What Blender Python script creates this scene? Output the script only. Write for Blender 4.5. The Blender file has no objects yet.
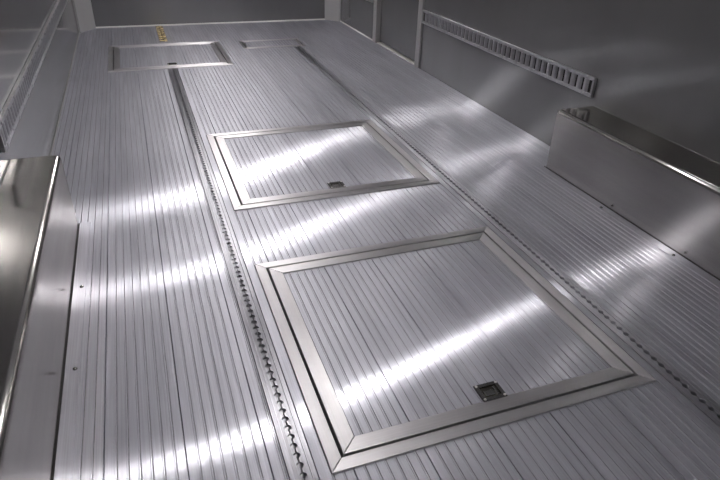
import bpy, bmesh, math, random
from mathutils import Matrix, Vector

scene = bpy.context.scene
col = scene.collection
rng = random.Random(7)

# ------------------------------------------------------------------ camera
cam_data = bpy.data.cameras.new('camera')
cam = bpy.data.objects.new('camera', cam_data)
col.objects.link(cam)
scene.camera = cam
cam_data.sensor_width = 36.0
cam_data.lens = 582.13 * 36.0 / 720.0
cam_data.clip_start = 0.02
PITCH, YAW, ROLL = 0.535424, 0.363295, 0.0326127
_f = Vector((math.sin(YAW), math.cos(YAW), 0))
_r = Vector((math.cos(YAW), -math.sin(YAW), 0))
_u = Vector((0, 0, 1))
_f2 = _f * math.cos(PITCH) - _u * math.sin(PITCH)
_u2 = _f * math.sin(PITCH) + _u * math.cos(PITCH)
_r3 = _r * math.cos(ROLL) + _u2 * math.sin(ROLL)
_u3 = -_r * math.sin(ROLL) + _u2 * math.cos(ROLL)
cam.matrix_world = Matrix(((_r3.x, _u3.x, -_f2.x, 0.0),
                           (_r3.y, _u3.y, -_f2.y, 0.0),
                           (_r3.z, _u3.z, -_f2.z, 1.0),
                           (0, 0, 0, 1)))

# ------------------------------------------------------------------ world, exposure
world = bpy.data.worlds.new('world')
scene.world = world
world.use_nodes = True
world.node_tree.nodes['Background'].inputs[0].default_value = (0.6, 0.62, 0.66, 1)
world.node_tree.nodes['Background'].inputs[1].default_value = 0.1
vs = scene.view_settings
vs.view_transform = 'Standard'
vs.look = 'None'
vs.gamma = 1.0
vs.use_curve_mapping = False
vs.exposure = 1.2
LAMP = 100.0
LAMP_Y = (0.55, 2.61, 4.67)
scene.cycles.use_denoising = True
scene.cycles.max_bounces = 10
scene.cycles.glossy_bounces = 8
scene.cycles.caustics_reflective = True
scene.cycles.blur_glossy = 0.25
scene.cycles.sample_clamp_indirect = 20.0

# ------------------------------------------------------------------ dimensions (metres)
XL, XR = -0.432, 1.757
YF, YB = 5.41, -1.25
ZC = 1.95
PITCH_P, RIB = 0.1575, 0.0225
TRACK_L, TRACK_R, TRACK_W = 0.178, 1.118, 0.056

# ------------------------------------------------------------------ materials
def new_mat(name):
    m = bpy.data.materials.new(name)
    m.use_nodes = True
    nt = m.node_tree
    return m, nt, nt.nodes['Principled BSDF']

def streaks(nt, scale, lo, hi, detail=3.0):
    """value between lo and hi from a noise stretched along the grain"""
    geo = nt.nodes.new('ShaderNodeNewGeometry')
    mp = nt.nodes.new('ShaderNodeMapping')
    mp.inputs['Scale'].default_value = scale
    nz = nt.nodes.new('ShaderNodeTexNoise')
    nz.inputs['Scale'].default_value = 1.0
    nz.inputs['Detail'].default_value = detail
    nz.inputs['Roughness'].default_value = 0.6
    mr = nt.nodes.new('ShaderNodeMapRange')
    mr.inputs['From Min'].default_value = 0.3
    mr.inputs['From Max'].default_value = 0.7
    mr.inputs['To Min'].default_value = lo
    mr.inputs['To Max'].default_value = hi
    nt.links.new(geo.outputs['Position'], mp.inputs['Vector'])
    nt.links.new(mp.outputs['Vector'], nz.inputs['Vector'])
    nt.links.new(nz.outputs['Fac'], mr.inputs['Value'])
    return mr.outputs['Result'], nz

def tint(nt, value, colour):
    mul = nt.nodes.new('ShaderNodeVectorMath')
    mul.operation = 'SCALE'
    mul.inputs[0].default_value = colour
    nt.links.new(value, mul.inputs['Scale'])
    return mul.outputs['Vector']

def metal(name, colour, rough, stretch, grain, var=0.12, rvar=0.04, haze=0.0):
    """brushed metal; stretch > 0 draws its highlights out across the grain"""
    m, nt, b = new_mat(name)
    fine = {'X': (3, 260, 40), 'Y': (260, 3, 40), None: (60, 60, 60)}[grain]
    v, _ = streaks(nt, fine, 1 - var, 1 + var * 0.4)
    if grain:
        v2, _ = streaks(nt, {'X': (1.2, 16, 5), 'Y': (16, 1.2, 5)}[grain], 1 - 0.6 * var, 1 + 0.6 * var, 2.0)
        mm = nt.nodes.new('ShaderNodeMath')
        mm.operation = 'MULTIPLY'
        nt.links.new(v, mm.inputs[0])
        nt.links.new(v2, mm.inputs[1])
        v = mm.outputs[0]
    colour_out = tint(nt, v, colour)
    blotch = {'X': (1.5, 9, 9), 'Y': (9, 1.5, 9), None: (7, 7, 7)}[grain]
    r, _ = streaks(nt, blotch, rough - rvar, rough + rvar)
    if not (stretch and grain):
        b.inputs['Metallic'].default_value = 1.0
        nt.links.new(colour_out, b.inputs['Base Color'])
        nt.links.new(r, b.inputs['Roughness'])
        return m
    out = nt.nodes['Material Output']
    g = nt.nodes.new('ShaderNodeBsdfAnisotropic')
    g.distribution = 'GGX'
    nt.links.new(colour_out, g.inputs['Color'])
    nt.links.new(r, g.inputs['Roughness'])
    g.inputs['Anisotropy'].default_value = stretch
    tv = nt.nodes.new('ShaderNodeCombineXYZ')
    tv.inputs[grain].default_value = 1.0
    nt.links.new(tv.outputs['Vector'], g.inputs['Tangent'])
    if haze:
        h = nt.nodes.new('ShaderNodeBsdfAnisotropic')
        h.distribution = 'GGX'
        nt.links.new(colour_out, h.inputs['Color'])
        h.inputs['Roughness'].default_value = 0.50
        mx = nt.nodes.new('ShaderNodeMixShader')
        mx.inputs[0].default_value = haze
        nt.links.new(g.outputs[0], mx.inputs[1])
        nt.links.new(h.outputs[0], mx.inputs[2])
        nt.links.new(mx.outputs[0], out.inputs['Surface'])
    else:
        nt.links.new(g.outputs[0], out.inputs['Surface'])
    nt.nodes.remove(b)
    return m

def paint(name, colour, rough, ior, var=0.06, bump=0.0):
    m, nt, b = new_mat(name)
    v, nz = streaks(nt, (3, 3, 0.8), 1 - var, 1 + var)
    nt.links.new(tint(nt, v, colour), b.inputs['Base Color'])
    b.inputs['Roughness'].default_value = rough
    b.inputs['IOR'].default_value = ior
    if bump:
        geo = nt.nodes.new('ShaderNodeNewGeometry')
        nb = nt.nodes.new('ShaderNodeTexNoise')
        nb.inputs['Scale'].default_value = 5.0
        nb.inputs['Detail'].default_value = 1.0
        nt.links.new(geo.outputs['Position'], nb.inputs['Vector'])
        bp = nt.nodes.new('ShaderNodeBump')
        bp.inputs['Strength'].default_value = bump
        bp.inputs['Distance'].default_value = 0.01
        nt.links.new(nb.outputs['Fac'], bp.inputs['Height'])
        nt.links.new(bp.outputs['Normal'], b.inputs['Normal'])
    return m

M = {}
M['alu'] = metal('ribbed_aluminium', (0.67, 0.675, 0.755), 0.245, 0.82, 'Y', 0.16, 0.02, 0.62)
M['groove'] = metal('dark_groove', (0.28, 0.275, 0.29), 0.5, 0.0, None, 0.3)  # dull darker metal for the narrow grooves beside the ribs
M['track'] = metal('track_aluminium', (0.50, 0.50, 0.55), 0.40, 0.5, 'Y', 0.3)
M['trim_x'] = metal('hatch_trim_across', (0.60, 0.588, 0.612), 0.42, 0.35, 'X', 0.06)
M['trim_y'] = metal('hatch_trim_along', (0.60, 0.588, 0.612), 0.42, 0.35, 'Y', 0.06)
M['steel'] = metal('brushed_stainless', (0.41, 0.395, 0.385), 0.16, 0.5, 'Y', 0.06, 0.02)
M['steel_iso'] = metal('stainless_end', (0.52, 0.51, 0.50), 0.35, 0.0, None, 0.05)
M['chrome'] = metal('polished_latch', (0.42, 0.42, 0.41), 0.16, 0.0, None, 0.1)
M['latch_dark'] = metal('latch_well', (0.16, 0.15, 0.13), 0.25, 0.0, None, 0.2)
M['gold'] = metal('gold_plating', (0.75, 0.55, 0.22), 0.30, 0.0, None, 0.3)
# gold plating with dark specks
m, nt, b = new_mat('gold_plating_speckled')
geo = nt.nodes.new('ShaderNodeNewGeometry')
nz = nt.nodes.new('ShaderNodeTexNoise')
nz.inputs['Scale'].default_value = 38.0
nz.inputs['Detail'].default_value = 1.0
rp = nt.nodes.new('ShaderNodeValToRGB')
rp.color_ramp.elements[0].position = 0.47
rp.color_ramp.elements[0].color = (0.10, 0.07, 0.03, 1)
rp.color_ramp.elements[1].position = 0.55
rp.color_ramp.elements[1].color = (0.92, 0.74, 0.36, 1)
nt.links.new(geo.outputs['Position'], nz.inputs['Vector'])
nt.links.new(nz.outputs['Fac'], rp.inputs['Fac'])
nt.links.new(rp.outputs['Color'], b.inputs['Base Color'])
b.inputs['Metallic'].default_value = 0.6
b.inputs['Roughness'].default_value = 0.4
M['gold'] = m
M['wall'] = paint('grey_gloss_wall', (0.108, 0.107, 0.113), 0.115, 2.05, 0.05, 0.03)
M['post'] = paint('grey_corner_post', (0.26, 0.255, 0.26), 0.3, 1.5)
M['seal'] = paint('pale_joint_sealant', (0.62, 0.61, 0.60), 0.45, 1.45)
M['rail'] = metal('galvanised_rail', (0.46, 0.46, 0.48), 0.42, 0.0, None, 0.15)
M['dark'] = paint('dark_gap', (0.02, 0.018, 0.018), 0.7, 1.4)
M['ceiling'] = paint('grey_ceiling', (0.50, 0.50, 0.52), 0.4, 1.45)
M['housing'] = paint('white_lamp_housing', (0.75, 0.75, 0.75), 0.4, 1.45)
m, nt, b = new_mat('lamp_diffuser')
b.inputs['Base Color'].default_value = (0.9, 0.9, 0.9, 1)
b.inputs['Emission Color'].default_value = (1.0, 0.965, 0.93, 1)
b.inputs['Emission Strength'].default_value = LAMP
M['lamp'] = m

# ------------------------------------------------------------------ helpers
def link(name, mesh, mat=None, parent=None):
    o = bpy.data.objects.new(name, mesh)
    col.objects.link(o)
    if mat is not None and not mesh.materials:
        for mm in (mat if isinstance(mat, (list, tuple)) else [mat]):
            mesh.materials.append(mm)
    if parent is not None:
        o.parent = parent
        o.matrix_parent_inverse = Matrix.Translation(-world_loc(parent))
    return o

def world_loc(o):
    """objects here are only translated, so locations add up along the parents"""
    v = Vector(o.location)
    return v

LOC = {}

def empty(name, loc):
    o = bpy.data.objects.new(name, None)
    o.empty_display_size = 0.05
    o.location = loc
    col.objects.link(o)
    return o

def tag(o, label, cat, group=None):
    o['label'] = label
    o['category'] = cat
    if group:
        o['group'] = group
    return o

def structure(o):
    o['kind'] = 'structure'
    return o

def bm_mesh(bm, name, smooth=False):
    bmesh.ops.recalc_face_normals(bm, faces=bm.faces)
    me = bpy.data.meshes.new(name)
    bm.to_mesh(me)
    bm.free()
    if smooth:
        for f in me.polygons:
            f.use_smooth = True
    return me

def box_bm(x0, x1, y0, y1, z0, z1, bev=0.0, seg=2, bm=None):
    own = bm is None
    if own:
        bm = bmesh.new()
    vs_ = [bm.verts.new((x, y, z)) for x in (x0, x1) for y in (y0, y1) for z in (z0, z1)]
    a, b_, c, d, e, f, g, h = vs_
    faces = [bm.faces.new(q) for q in ((a, b_, d, c), (e, g, h, f), (a, e, f, b_), (c, d, h, g), (a, c, g, e), (b_, f, h, d))]
    if bev:
        es = list({ed for fc in faces for ed in fc.edges})
        bmesh.ops.bevel(bm, geom=es, offset=bev, segments=seg, profile=0.5, affect='EDGES')
    return bm

def box(name, x0, x1, y0, y1, z0, z1, mat, parent=None, bev=0.0, seg=2):
    return link(name, bm_mesh(box_bm(x0, x1, y0, y1, z0, z1, bev, seg), name), mat, parent)

def extrude_y(bm, prof, y0, y1):
    """closed section (x, z[, material]) drawn along y; the material holds for the strip up to the next point"""
    va = [bm.verts.new((q[0], y0, q[1])) for q in prof]
    vb = [bm.verts.new((q[0], y1, q[1])) for q in prof]
    n = len(prof)
    for i in range(n):
        j = (i + 1) % n
        f = bm.faces.new((va[i], va[j], vb[j], vb[i]))
        if len(prof[i]) > 2:
            f.material_index = prof[i][2]
    bm.faces.new(va)
    bm.faces.new(vb[::-1])

def prism(name, pts, z0, z1, mat, parent=None, bev=0.0):
    """plan outline (x,y) raised from z0 to z1"""
    bm = bmesh.new()
    lo = [bm.verts.new((x, y, z0)) for x, y in pts]
    hi = [bm.verts.new((x, y, z1)) for x, y in pts]
    n = len(pts)
    bm.faces.new(lo[::-1])
    top = bm.faces.new(hi)
    for i in range(n):
        j = (i + 1) % n
        bm.faces.new((lo[i], lo[j], hi[j], hi[i]))
    if bev:
        bmesh.ops.bevel(bm, geom=list(top.edges), offset=bev, segments=2, profile=0.5, affect='EDGES')
    return link(name, bm_mesh(bm, name), mat, parent)

def disc_mesh(name, r, h, n=10, axis='Z'):
    bm = bmesh.new()
    rings = ((r, 0.0), (r, h * 0.5), (r * 0.7, h * 0.9), (r * 0.25, h))
    prev = None
    for rr, z in rings:
        ring = []
        for i in range(n):
            a = 2 * math.pi * i / n
            p = (rr * math.cos(a), rr * math.sin(a), z)
            if axis == 'X':
                p = (p[2], p[0], p[1])
            elif axis == '-X':
                p = (-p[2], p[0], p[1])
            ring.append(bm.verts.new(p))
        if prev:
            for i in range(n):
                j = (i + 1) % n
                bm.faces.new((prev[i], prev[j], ring[j], ring[i]))
        else:
            bm.faces.new(ring[::-1])
        prev = ring
    bm.faces.new(prev)
    return bm_mesh(bm, name, True)

# ------------------------------------------------------------------ room shell
floor = structure(box('floor', XL - 0.1, XR + 0.1, YB, YF + 0.1, -0.10, -0.022, M['dark']))
ceiling = structure(box('ceiling', XL - 0.1, XR + 0.1, YB - 0.1, YF + 0.1, ZC, ZC + 0.08, M['ceiling']))
wall_left = structure(box('wall_left', XL - 0.08, XL, YB, YF, -0.022, ZC, M['wall']))
wall_front = structure(box('wall_front', XL - 0.08, XR + 0.08, YF, YF + 0.08, -0.022, ZC, M['wall']))
wall_rear = structure(box('wall_rear', XL - 0.08, XR + 0.08, YB - 0.08, YB, -0.022, ZC, M['wall']))
# right wall in two lengths with the side door between its posts
DY0, DY1 = 3.655, 4.40
wr = box_bm(XR, XR + 0.08, YB, DY0, -0.022, ZC)
box_bm(XR, XR + 0.08, DY1, YF, -0.022, ZC, bm=wr)
box_bm(XR, XR + 0.08, DY0, DY1, 1.86, ZC, bm=wr)
wall_right = structure(link('wall_right', bm_mesh(wr, 'wall_right'), M['wall']))
door = structure(box('door_1', XR + 0.022, XR + 0.07, DY0 + 0.006, DY1 - 0.016, 0.016, 1.85, M['wall']))
structure(box('door_1_sill', XR + 0.003, XR + 0.08, DY0, DY1, -0.022, 0.004, M['seal'])).name = 'trim_5'
structure(box('trim_6', XR + 0.07, XR + 0.079, DY0, DY1, 0.004, 1.86, M['dark']))
# door posts
structure(box('trim_1', XR - 0.012, XR + 0.03, DY0 - 0.058, DY0 + 0.004, 0.0, ZC, M['post'], None, 0.002))
structure(box('trim_2', XR - 0.012, XR + 0.03, DY1 - 0.004, DY1 + 0.062, 0.0, ZC, M['post'], None, 0.002))
# chamfered corner posts at the bulkhead
structure(prism('trim_3', [(XL, YF), (XL, YF - 0.185), (XL + 0.012, YF - 0.185), (XL + 0.118, YF - 0.012), (XL + 0.118, YF)], 0.0, ZC, M['post']))
structure(prism('trim_4', [(XR, YF), (XR - 0.118, YF), (XR - 0.118, YF - 0.004), (XR - 0.012, YF - 0.115), (XR, YF - 0.115)], 0.0, ZC, M['post']))
# sealant beads along the floor
structure(box('baseboard_front', XL + 0.118, XR - 0.118, YF - 0.014, YF, 0.0, 0.010, M['seal'], None, 0.003))
structure(box('baseboard_right', XR - 0.008, XR, DY1 + 0.062, YF - 0.115, 0.0, 0.008, M['seal'], None, 0.002))
structure(box('baseboard_left', XL, XL + 0.006, 1.96, YF - 0.185, 0.0, 0.006, M['post'], None, 0.002))

# ------------------------------------------------------------------ hatches: where the floor is cut
H1 = (0.233, 1.060, 0.727, 1.527)
H2 = (0.233, 1.061, 1.904, 2.702)
H3 = (-0.212, 0.572, 3.972, 4.700)
H4 = (0.722, 1.190, 4.415, 4.680)
HATCHES = (H1, H2, H3, H4)

# ------------------------------------------------------------------ planks
TOP = 0.0
PT = 0.022

def rib_section(a, b, seam, top=TOP, thick=0.018):
    """plank section from a to b: flats with a small rounded rib every 22.5 mm from the plank's seam"""
    pts = [(a, top - thick), (a, top - 0.001), (a + 0.0008, top)]
    k = 0
    while True:
        x = seam + k * RIB
        if x > b - 0.004:
            break
        if x > a + 0.004:
            w = 0.0018
            pts += [(x - w - 0.0003, top), (x - w * 0.7, top + 0.0006), (x, top + 0.0008), (x + w * 0.7, top + 0.0006),
                    (x + w, top - 0.0002, 1), (x + w + 0.0003, top - 0.0018, 1), (x + w + 0.0014, top - 0.0018, 1), (x + w + 0.0017, top - 0.0002),
                    (x + w + 0.0024, top)]
        k += 1
    pts += [(b - 0.0008, top), (b, top - 0.001), (b, top - thick)]
    return pts

def cut_intervals(a, b, y):
    spans = [(a, b)]
    for hx0, hx1, hy0, hy1 in HATCHES:
        if hy0 < y < hy1:
            nxt = []
            for s, e in spans:
                if hx1 <= s or hx0 >= e:
                    nxt.append((s, e))
                else:
                    if hx0 - s > 0.006:
                        nxt.append((s, hx0 - 0.0015))
                    if e - hx1 > 0.006:
                        nxt.append((hx1 + 0.0015, e))
            spans = nxt
    return spans

def lay_plank(a, b, seam, y0=YB, y1=YF):
    ys = sorted({y0, y1} | {v for h in HATCHES for v in h[2:] if h[0] < b and h[1] > a and y0 < v < y1})
    groups = []                                   # lists of connected pieces
    for s, e in zip(ys[:-1], ys[1:]):
        for xa, xb in cut_intervals(a, b, 0.5 * (s + e)):
            hit = [g for g in groups if any(abs(p[3] - s) < 1e-6 and p[0] < xb and p[1] > xa for p in g)]
            new = [(xa, xb, s, e)]
            for g in hit:
                new = g + new
                groups.remove(g)
            groups.append(new)
    for g in groups:
        bm = bmesh.new()
        for xa, xb, s, e in g:
            extrude_y(bm, rib_section(xa, xb, seam), s, e)
        link('plank', bm_mesh(bm, 'plank'), [M['alu'], M['groove']], floor)

G = 0.0009                                        # half a joint
left_seams = [XL, -0.352, -0.1945, -0.037, 0.1205, TRACK_L - TRACK_W / 2]
mid_seams = [TRACK_L + TRACK_W / 2, 0.278, 0.4355, 0.593, 0.7505, 0.908, 1.0655, TRACK_R - TRACK_W / 2]
right_seams = [TRACK_R + TRACK_W / 2, 1.2095, 1.367, 1.5245, 1.682, XR]
for seams in (left_seams, mid_seams, right_seams):
    for i, (a, b_) in enumerate(zip(seams[:-1], seams[1:])):
        seam = b_ - PITCH_P if (i == 0) else a
        lay_plank(a + G, b_ - G, seam)

# ------------------------------------------------------------------ scalloped floor tracks
def scalloped_track(name, xc, y0, y1, mat, label, group):
    root = tag(empty(name, (xc, y0, -0.015)), label, 'rail', group)
    n = 10
    pitch = 0.0254
    cnt = int((y1 - y0) / pitch * n)
    for side in (-1, 1):
        bm = bmesh.new()
        prev = None
        outer = xc + side * (TRACK_W / 2 - 0.001)
        for i in range(cnt + 1):
            y = y0 + (y1 - y0) * i / cnt
            dy = ((y - y0) / pitch) % 1.0
            dy = (dy - 0.5) * pitch
            h = 0.0012
            if abs(dy) < 0.0074:
                h = max(h, math.sqrt(0.0074 ** 2 - dy * dy))
            inner = xc + side * h
            row = [bm.verts.new(c) for c in ((outer, y, -0.004), (outer, y, 0.0008), (xc + side * 0.0165, y, 0.0012),
                                              (xc + side * 0.0158, y, -0.0006), (inner + side * 0.0006, y, -0.0006),
                                              (inner, y, -0.0012), (inner, y, -0.0045))]
            if prev:
                for k in range(len(row) - 1):
                    bm.faces.new((prev[k], prev[k + 1], row[k + 1], row[k]))
            prev = row
        link('lip', bm_mesh(bm, 'lip'), mat, root)
    bm = bmesh.new()
    w = TRACK_W / 2 - 0.002
    extrude_y(bm, [(xc - w, -0.020), (xc - w, -0.0045), (xc - 0.0112, -0.0045), (xc - 0.0112, -0.0165), (xc + 0.0112, -0.0165),
                   (xc + 0.0112, -0.0045), (xc + w, -0.0045), (xc + w, -0.020)], y0, y1)
    link('channel', bm_mesh(bm, 'channel'), M['track'] if mat is not M['gold'] else mat, root)
    # screws down in the slot
    sm = SCREW_MESH
    y = y0 + 0.0127 + pitch * 4
    while y < min(y1, 3.4):
        s = link('screw', sm, None, root)
        s.location = (xc, y, -0.0165)
        y += pitch * 8
    return root

SCREW_MESH = disc_mesh('screw', 0.0055, 0.004, 10)
SCREW_MESH.materials.append(M['chrome'])
scalloped_track('floor_track', TRACK_L, YB, H3[2] - 0.002, M['track'],
                'scalloped aluminium floor track along the left edges of the two near hatches', 'scalloped floor tracks')
scalloped_track('floor_track', TRACK_R, YB, H4[2] - 0.002, M['track'],
                'scalloped aluminium floor track along the right edges of the two near hatches', 'scalloped floor tracks')
scalloped_track('floor_track', TRACK_L, H3[3] + 0.09, YF - 0.016, M['gold'],
                'short gold-coloured perforated floor track between the far left hatch and bulkhead', 'scalloped floor tracks')
box('plank', TRACK_L - TRACK_W / 2, TRACK_L + TRACK_W / 2, H3[3] + 0.0015, H3[3] + 0.088, -0.018, 0.0, M['alu'], floor, 0.0006)
bm = bmesh.new()
extrude_y(bm, rib_section(TRACK_R - TRACK_W / 2, TRACK_R + TRACK_W / 2, TRACK_R - TRACK_W / 2), H4[3] + 0.0015, YF)
link('plank', bm_mesh(bm, 'plank'), [M['alu'], M['groove']], floor)

# ------------------------------------------------------------------ floor hatches
def mitred(name, rect, width, z0, z1, parent, bev=0.0012):
    x0, x1, y0, y1 = rect
    w = width
    g = 0.0004
    sides = (([(x0, y0), (x0, y1), (x0 + w, y1 - w), (x0 + w, y0 + w)], 'trim_y', (0, g)),
             ([(x1, y1), (x1, y0), (x1 - w, y0 + w), (x1 - w, y1 - w)], 'trim_y', (0, g)),
             ([(x0, y0), (x0 + w, y0 + w), (x1 - w, y0 + w), (x1, y0)], 'trim_x', (g, 0)),
             ([(x1, y1), (x1 - w, y1 - w), (x0 + w, y1 - w), (x0, y1)], 'trim_x', (g, 0)))
    for pts, mt, (gx, gy) in sides:
        cx = sum(q[0] for q in pts) / 4
        cy = sum(q[1] for q in pts) / 4
        pts = [(x + (gx if x < cx else -gx), y + (gy if y < cy else -gy)) for x, y in pts]
        prism(name, pts, z0, z1, M[mt], parent, bev)

def latch(cx, cy, parent, z=0.0035):
    """flush pull latch: plate with a well, a paddle on a pin and four screws"""
    w, d = 0.031, 0.026
    t = 0.0022
    bm = bmesh.new()
    iw, idp = 0.0215, 0.0165
    outer = [(-w, -d), (w, -d), (w, d), (-w, d)]
    inner = [(-iw, -idp), (iw, -idp), (iw, idp), (-iw, idp)]
    ring = [[bm.verts.new((cx + x, cy + y, zz)) for x, y in pts] for pts, zz in
            ((outer, z - 0.002), (outer, z + t * 0.6), ([(x * 0.97, y * 0.97) for x, y in outer], z + t), (inner, z + t), (inner, z - 0.002))]
    for a, b2 in zip(ring[:-1], ring[1:]):
        for i in range(4):
            j = (i + 1) % 4
            bm.faces.new((a[i], a[j], b2[j], b2[i]))
    plate = link('latch', bm_mesh(bm, 'latch'), M['chrome'], parent)
    plate['label'] = 'polished flush pull latch'
    box('latch_well', cx - iw, cx + iw, cy - idp, cy + idp, z - 0.0022, z - 0.0014, M['latch_dark'], plate)
    box('latch_paddle', cx - 0.017, cx + 0.010, cy - 0.012, cy + 0.004, z - 0.0012, z + 0.0012, M['chrome'], plate, 0.001)
    box('latch_pin', cx + 0.012, cx + 0.018, cy - 0.013, cy + 0.013, z - 0.0012, z + 0.0016, M['chrome'], plate, 0.001)
    for sx in (-1, 1):
        for sy in (-1, 1):
            s = link('latch_screw', LATCH_SCREW, None, plate)
            s.location = (cx + sx * 0.0262, cy + sy * 0.0212, z + t)

LATCH_SCREW = disc_mesh('latch_screw', 0.0034, 0.0018, 10)
LATCH_SCREW.materials.append(M['seal'])

def floor_hatch(rect, label, fw=0.0295, gap=0.0065, rw=0.0365, latch_at=None, zt=0.0045, seams=None):
    x0, x1, y0, y1 = rect
    root = tag(empty('floor_hatch', ((x0 + x1) / 2, (y0 + y1) / 2, -0.022)), label, 'hatch', 'hatches let into the ribbed floor')
    mitred('frame_strip', rect, fw, -0.018, zt, root)
    ix0, ix1, iy0, iy1 = x0 + fw + gap, x1 - fw - gap, y0 + fw + gap, y1 - fw - gap
    lid = box('lid', ix0, ix1, iy0, iy1, -0.020, -0.0165, M['dark'], root)
    mitred('lid_strip', (ix0, ix1, iy0, iy1), rw, -0.0164, zt, lid)
    px0, px1, py0, py1 = ix0 + rw, ix1 - rw, iy0 + rw, iy1 - rw
    cuts = [px0] + [s for s in (seams or []) if px0 + 0.008 < s < px1 - 0.008] + [px1]
    for a, b2 in zip(cuts[:-1], cuts[1:]):
        bm = bmesh.new()
        seam = a if a != px0 else b2 - PITCH_P
        extrude_y(bm, rib_section(a + G, b2 - G, seam, 0.0012, 0.0174), py0 + 0.0006, py1 - 0.0006)
        link('plank', bm_mesh(bm, 'plank'), [M['alu'], M['groove']], lid)
    if latch_at:
        latch(latch_at[0], latch_at[1], root, 0.0055)
    return root

floor_hatch(H1, 'largest square floor hatch in the foreground, ribbed lid with flush latch', latch_at=(0.652, 0.822), seams=mid_seams)
floor_hatch(H2, 'second square floor hatch, between the foreground hatch and the far hatches', latch_at=(0.652, 1.998), seams=mid_seams)
floor_hatch(H3, 'far square floor hatch by the bulkhead at the end of the left floor track', latch_at=(0.185, 4.07),
            seams=[-0.1945, -0.037, 0.1205, 0.278, 0.4355])
floor_hatch(H4, 'smallest floor hatch, low rectangular plate near the bulkhead at the right floor track', 0.016, 0.006, 0.016, None, 0.003,
            seams=[0.7505, 0.908, 1.0655])

# ------------------------------------------------------------------ wheel boxes
def wheel_box(side, y0, y1, label):
    wall = XL if side < 0 else XR
    face = -0.288 if side < 0 else 1.580
    d = 1 if side < 0 else -1
    H, R = 0.263, 0.018
    root = tag(empty('wheel_box', ((wall + face) / 2, (y0 + y1) / 2, 0.0)), label, 'wheel box', 'stainless wheel boxes')
    bm = bmesh.new()
    xs = sorted((wall, face))
    box_bm(xs[0], xs[1], y0, y1, 0.001, H, bm=bm)
    es = []
    for e in bm.edges:
        a, b2 = e.verts
        on_face = abs(a.co.x - face) < 1e-5 and abs(b2.co.x - face) < 1e-5
        on_top = a.co.z > H - 1e-5 and b2.co.z > H - 1e-5
        on_end = abs(a.co.y - b2.co.y) < 1e-5
        if (on_face and on_top) or (on_top and on_end) or (on_face and abs(a.co.z - b2.co.z) > 0.1):
            es.append(e)
    bmesh.ops.bevel(bm, geom=es, offset=R, segments=6, profile=0.5, affect='EDGES')
    me = bm_mesh(bm, 'housing')
    me.materials.append(M['steel'])
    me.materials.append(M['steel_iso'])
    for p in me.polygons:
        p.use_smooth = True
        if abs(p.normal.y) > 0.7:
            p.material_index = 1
    me.set_sharp_from_angle(angle=math.radians(40))
    hs = link('housing', me, None, root)
    wn = hs.modifiers.new('weighted_normals', 'WEIGHTED_NORMAL')
    wn.keep_sharp = True
    wn.weight = 100
    fx = sorted((face - d * 0.001, face + d * 0.037))
    fl = box('flange', fx[0], fx[1], y0, y1 + 0.004, 0.0016, 0.0040, M['alu'], root, 0.0008)
    bx = sorted((face - d * 0.001, face + d * 0.0035))
    box('joint_strip', bx[0], bx[1], y0, y1, 0.0040, 0.0062, M['dark'], root, 0.001)  # dark strip along the foot of the box face
    tx = sorted((wall, wall + d * 0.004))
    box('joint_strip', tx[0], tx[1], y0 + R, y1 - R, H - 0.0005, H + 0.003, M['wall'], root, 0.0015)  # sealant along the joint with the wall
    y = y1 - 0.40
    while y > y0:
        s = link('flange_screw', SCREW_MESH, None, fl)
        s.location = (face + d * 0.026, y, 0.0038)
        y -= 0.355
    return root

wheel_box(-1, 0.30, 1.957, 'brushed stainless wheel box against the left wall in the foreground')
wheel_box(1, 0.30, 1.925, 'brushed stainless wheel box against the right wall below the slotted rail')

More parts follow.
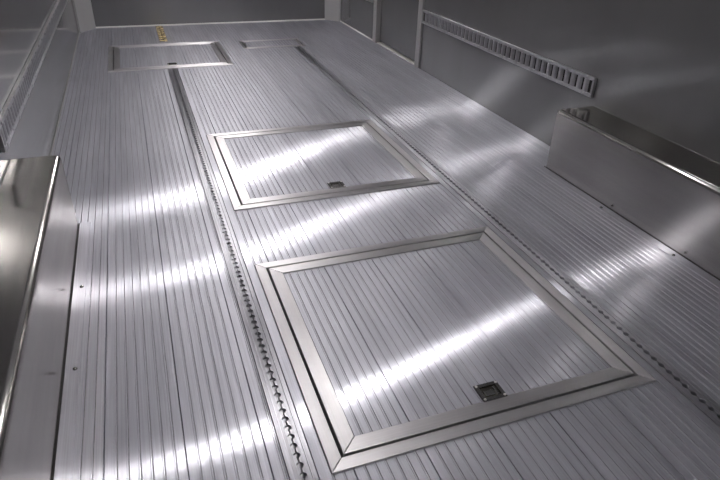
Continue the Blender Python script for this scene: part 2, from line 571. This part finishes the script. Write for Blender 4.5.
# ------------------------------------------------------------------ slotted lashing rails on the walls
def lashing_rail(wall, d, y0, y1, z0, z1, label, pitch=0.0435):
    root = tag(empty('lashing_rail', (wall, (y0 + y1) / 2, z0)), label, 'rail', 'slotted lashing rails')
    def X(a, b2):
        return sorted((wall + d * a, wall + d * b2))
    a, b2 = X(0.0, 0.003)
    box('back_plate', a, b2, y0 + 0.002, y1 - 0.002, z0 + 0.004, z1 - 0.004, M['dark'], root)
    for nm, za, zb in (('upper_flange', z1 - 0.014, z1), ('lower_flange', z0, z0 + 0.014)):
        a, b2 = X(0.0, 0.013)
        box(nm, a, b2, y0, y1, za, zb, M['rail'], root, 0.002)
    a, b2 = X(0.0, 0.013)
    for ya, yb in ((y0, y0 + 0.012), (y1 - 0.012, y1)):
        box('end_strip', a, b2, ya, yb, z0 + 0.0142, z1 - 0.0142, M['rail'], root, 0.001)
    n = int((y1 - y0 - 0.03) / pitch)
    # one bar: a vertical strap with rounded sides
    bm = bmesh.new()
    prof = []
    hw = pitch * 0.33
    for i in range(9):
        t = math.pi * i / 8
        prof.append((hw * math.cos(t), 0.002 + 0.011 * math.sin(t) ** 0.6))
    zl, zh = z0 + 0.0142, z1 - 0.0142
    lo = [bm.verts.new((wall + d * q[1], q[0], zl)) for q in prof]
    hi = [bm.verts.new((wall + d * q[1], q[0], zh)) for q in prof]
    for i in range(8):
        bm.faces.new((lo[i], lo[i + 1], hi[i + 1], hi[i]))
    bm.faces.new(lo)
    bm.faces.new(hi[::-1])
    bar = bm_mesh(bm, 'bar', True)
    bar.set_sharp_from_angle(angle=math.radians(50))
    bar.materials.append(M['rail'])
    off = (y1 - y0 - n * pitch) / 2
    for k in range(n):
        o = link('bar', bar, None, root)
        o.location.y = y0 + off + (k + 0.5) * pitch
    rv = RIVET_POS if d > 0 else RIVET_NEG
    k = 0
    y = y0 + 0.05
    while y < y1:
        for zz in (z0 + 0.006, z1 - 0.006):
            o = link('rivet', rv, None, root)
            o.location = (wall + d * 0.0128, y, zz)
        y += pitch * 3
    return root

RIVET_POS = disc_mesh('rivet', 0.0055, 0.0035, 8, 'X')
RIVET_NEG = disc_mesh('rivet', 0.0055, 0.0035, 8, '-X')
for r_ in (RIVET_POS, RIVET_NEG):
    r_.materials.append(M['rail'])
lashing_rail(XR, -1, 1.925, DY0 - 0.060, 0.294, 0.376, 'slotted grey lashing rail on the right wall above the wheel box end')
lashing_rail(XR, -1, DY1 + 0.085, YF - 0.13, 0.279, 0.361, 'far slotted lashing rail on the right wall beside the door post')
lashing_rail(XL, 1, 1.865, YF - 0.20, 0.314, 0.394, 'slotted grey lashing rail on the left wall above the far floor')

# ------------------------------------------------------------------ ceiling lamps (above the frame, they light the room)
def lamp(name, loc, label, wall=False):
    """slim lamp bar: housing against the ceiling or bulkhead, glowing cover"""
    x, y, z = loc
    root = tag(empty(name, loc), label, 'lamp', 'slim lamp bars')
    if wall:
        box('lamp_housing', x - 0.17, x + 0.17, y - 0.022, y, z - 0.035, z + 0.035, M['housing'], root, 0.004)
        box('lamp_cover', x - 0.15, x + 0.15, y - 0.050, y - 0.0221, z - 0.016, z + 0.016, M['lamp'], root, 0.008)
    else:
        box('lamp_housing', x - 0.17, x + 0.17, y - 0.035, y + 0.035, z - 0.022, z, M['housing'], root, 0.004)
        box('lamp_cover', x - 0.15, x + 0.15, y - 0.016, y + 0.016, z - 0.050, z - 0.0221, M['lamp'], root, 0.008)

lamp('ceiling_lamp', (0.65, LAMP_Y[0], ZC), 'white ceiling lamp bar nearest the rear')
lamp('ceiling_lamp', (0.65, LAMP_Y[1], ZC), 'white ceiling lamp bar above the second hatch')
lamp('ceiling_lamp', (0.65, LAMP_Y[2], ZC), 'white ceiling lamp bar nearest the bulkhead')
lamp('bulkhead_lamp', (0.63, YF, 1.49), 'white lamp bar mounted on the bulkhead', True)
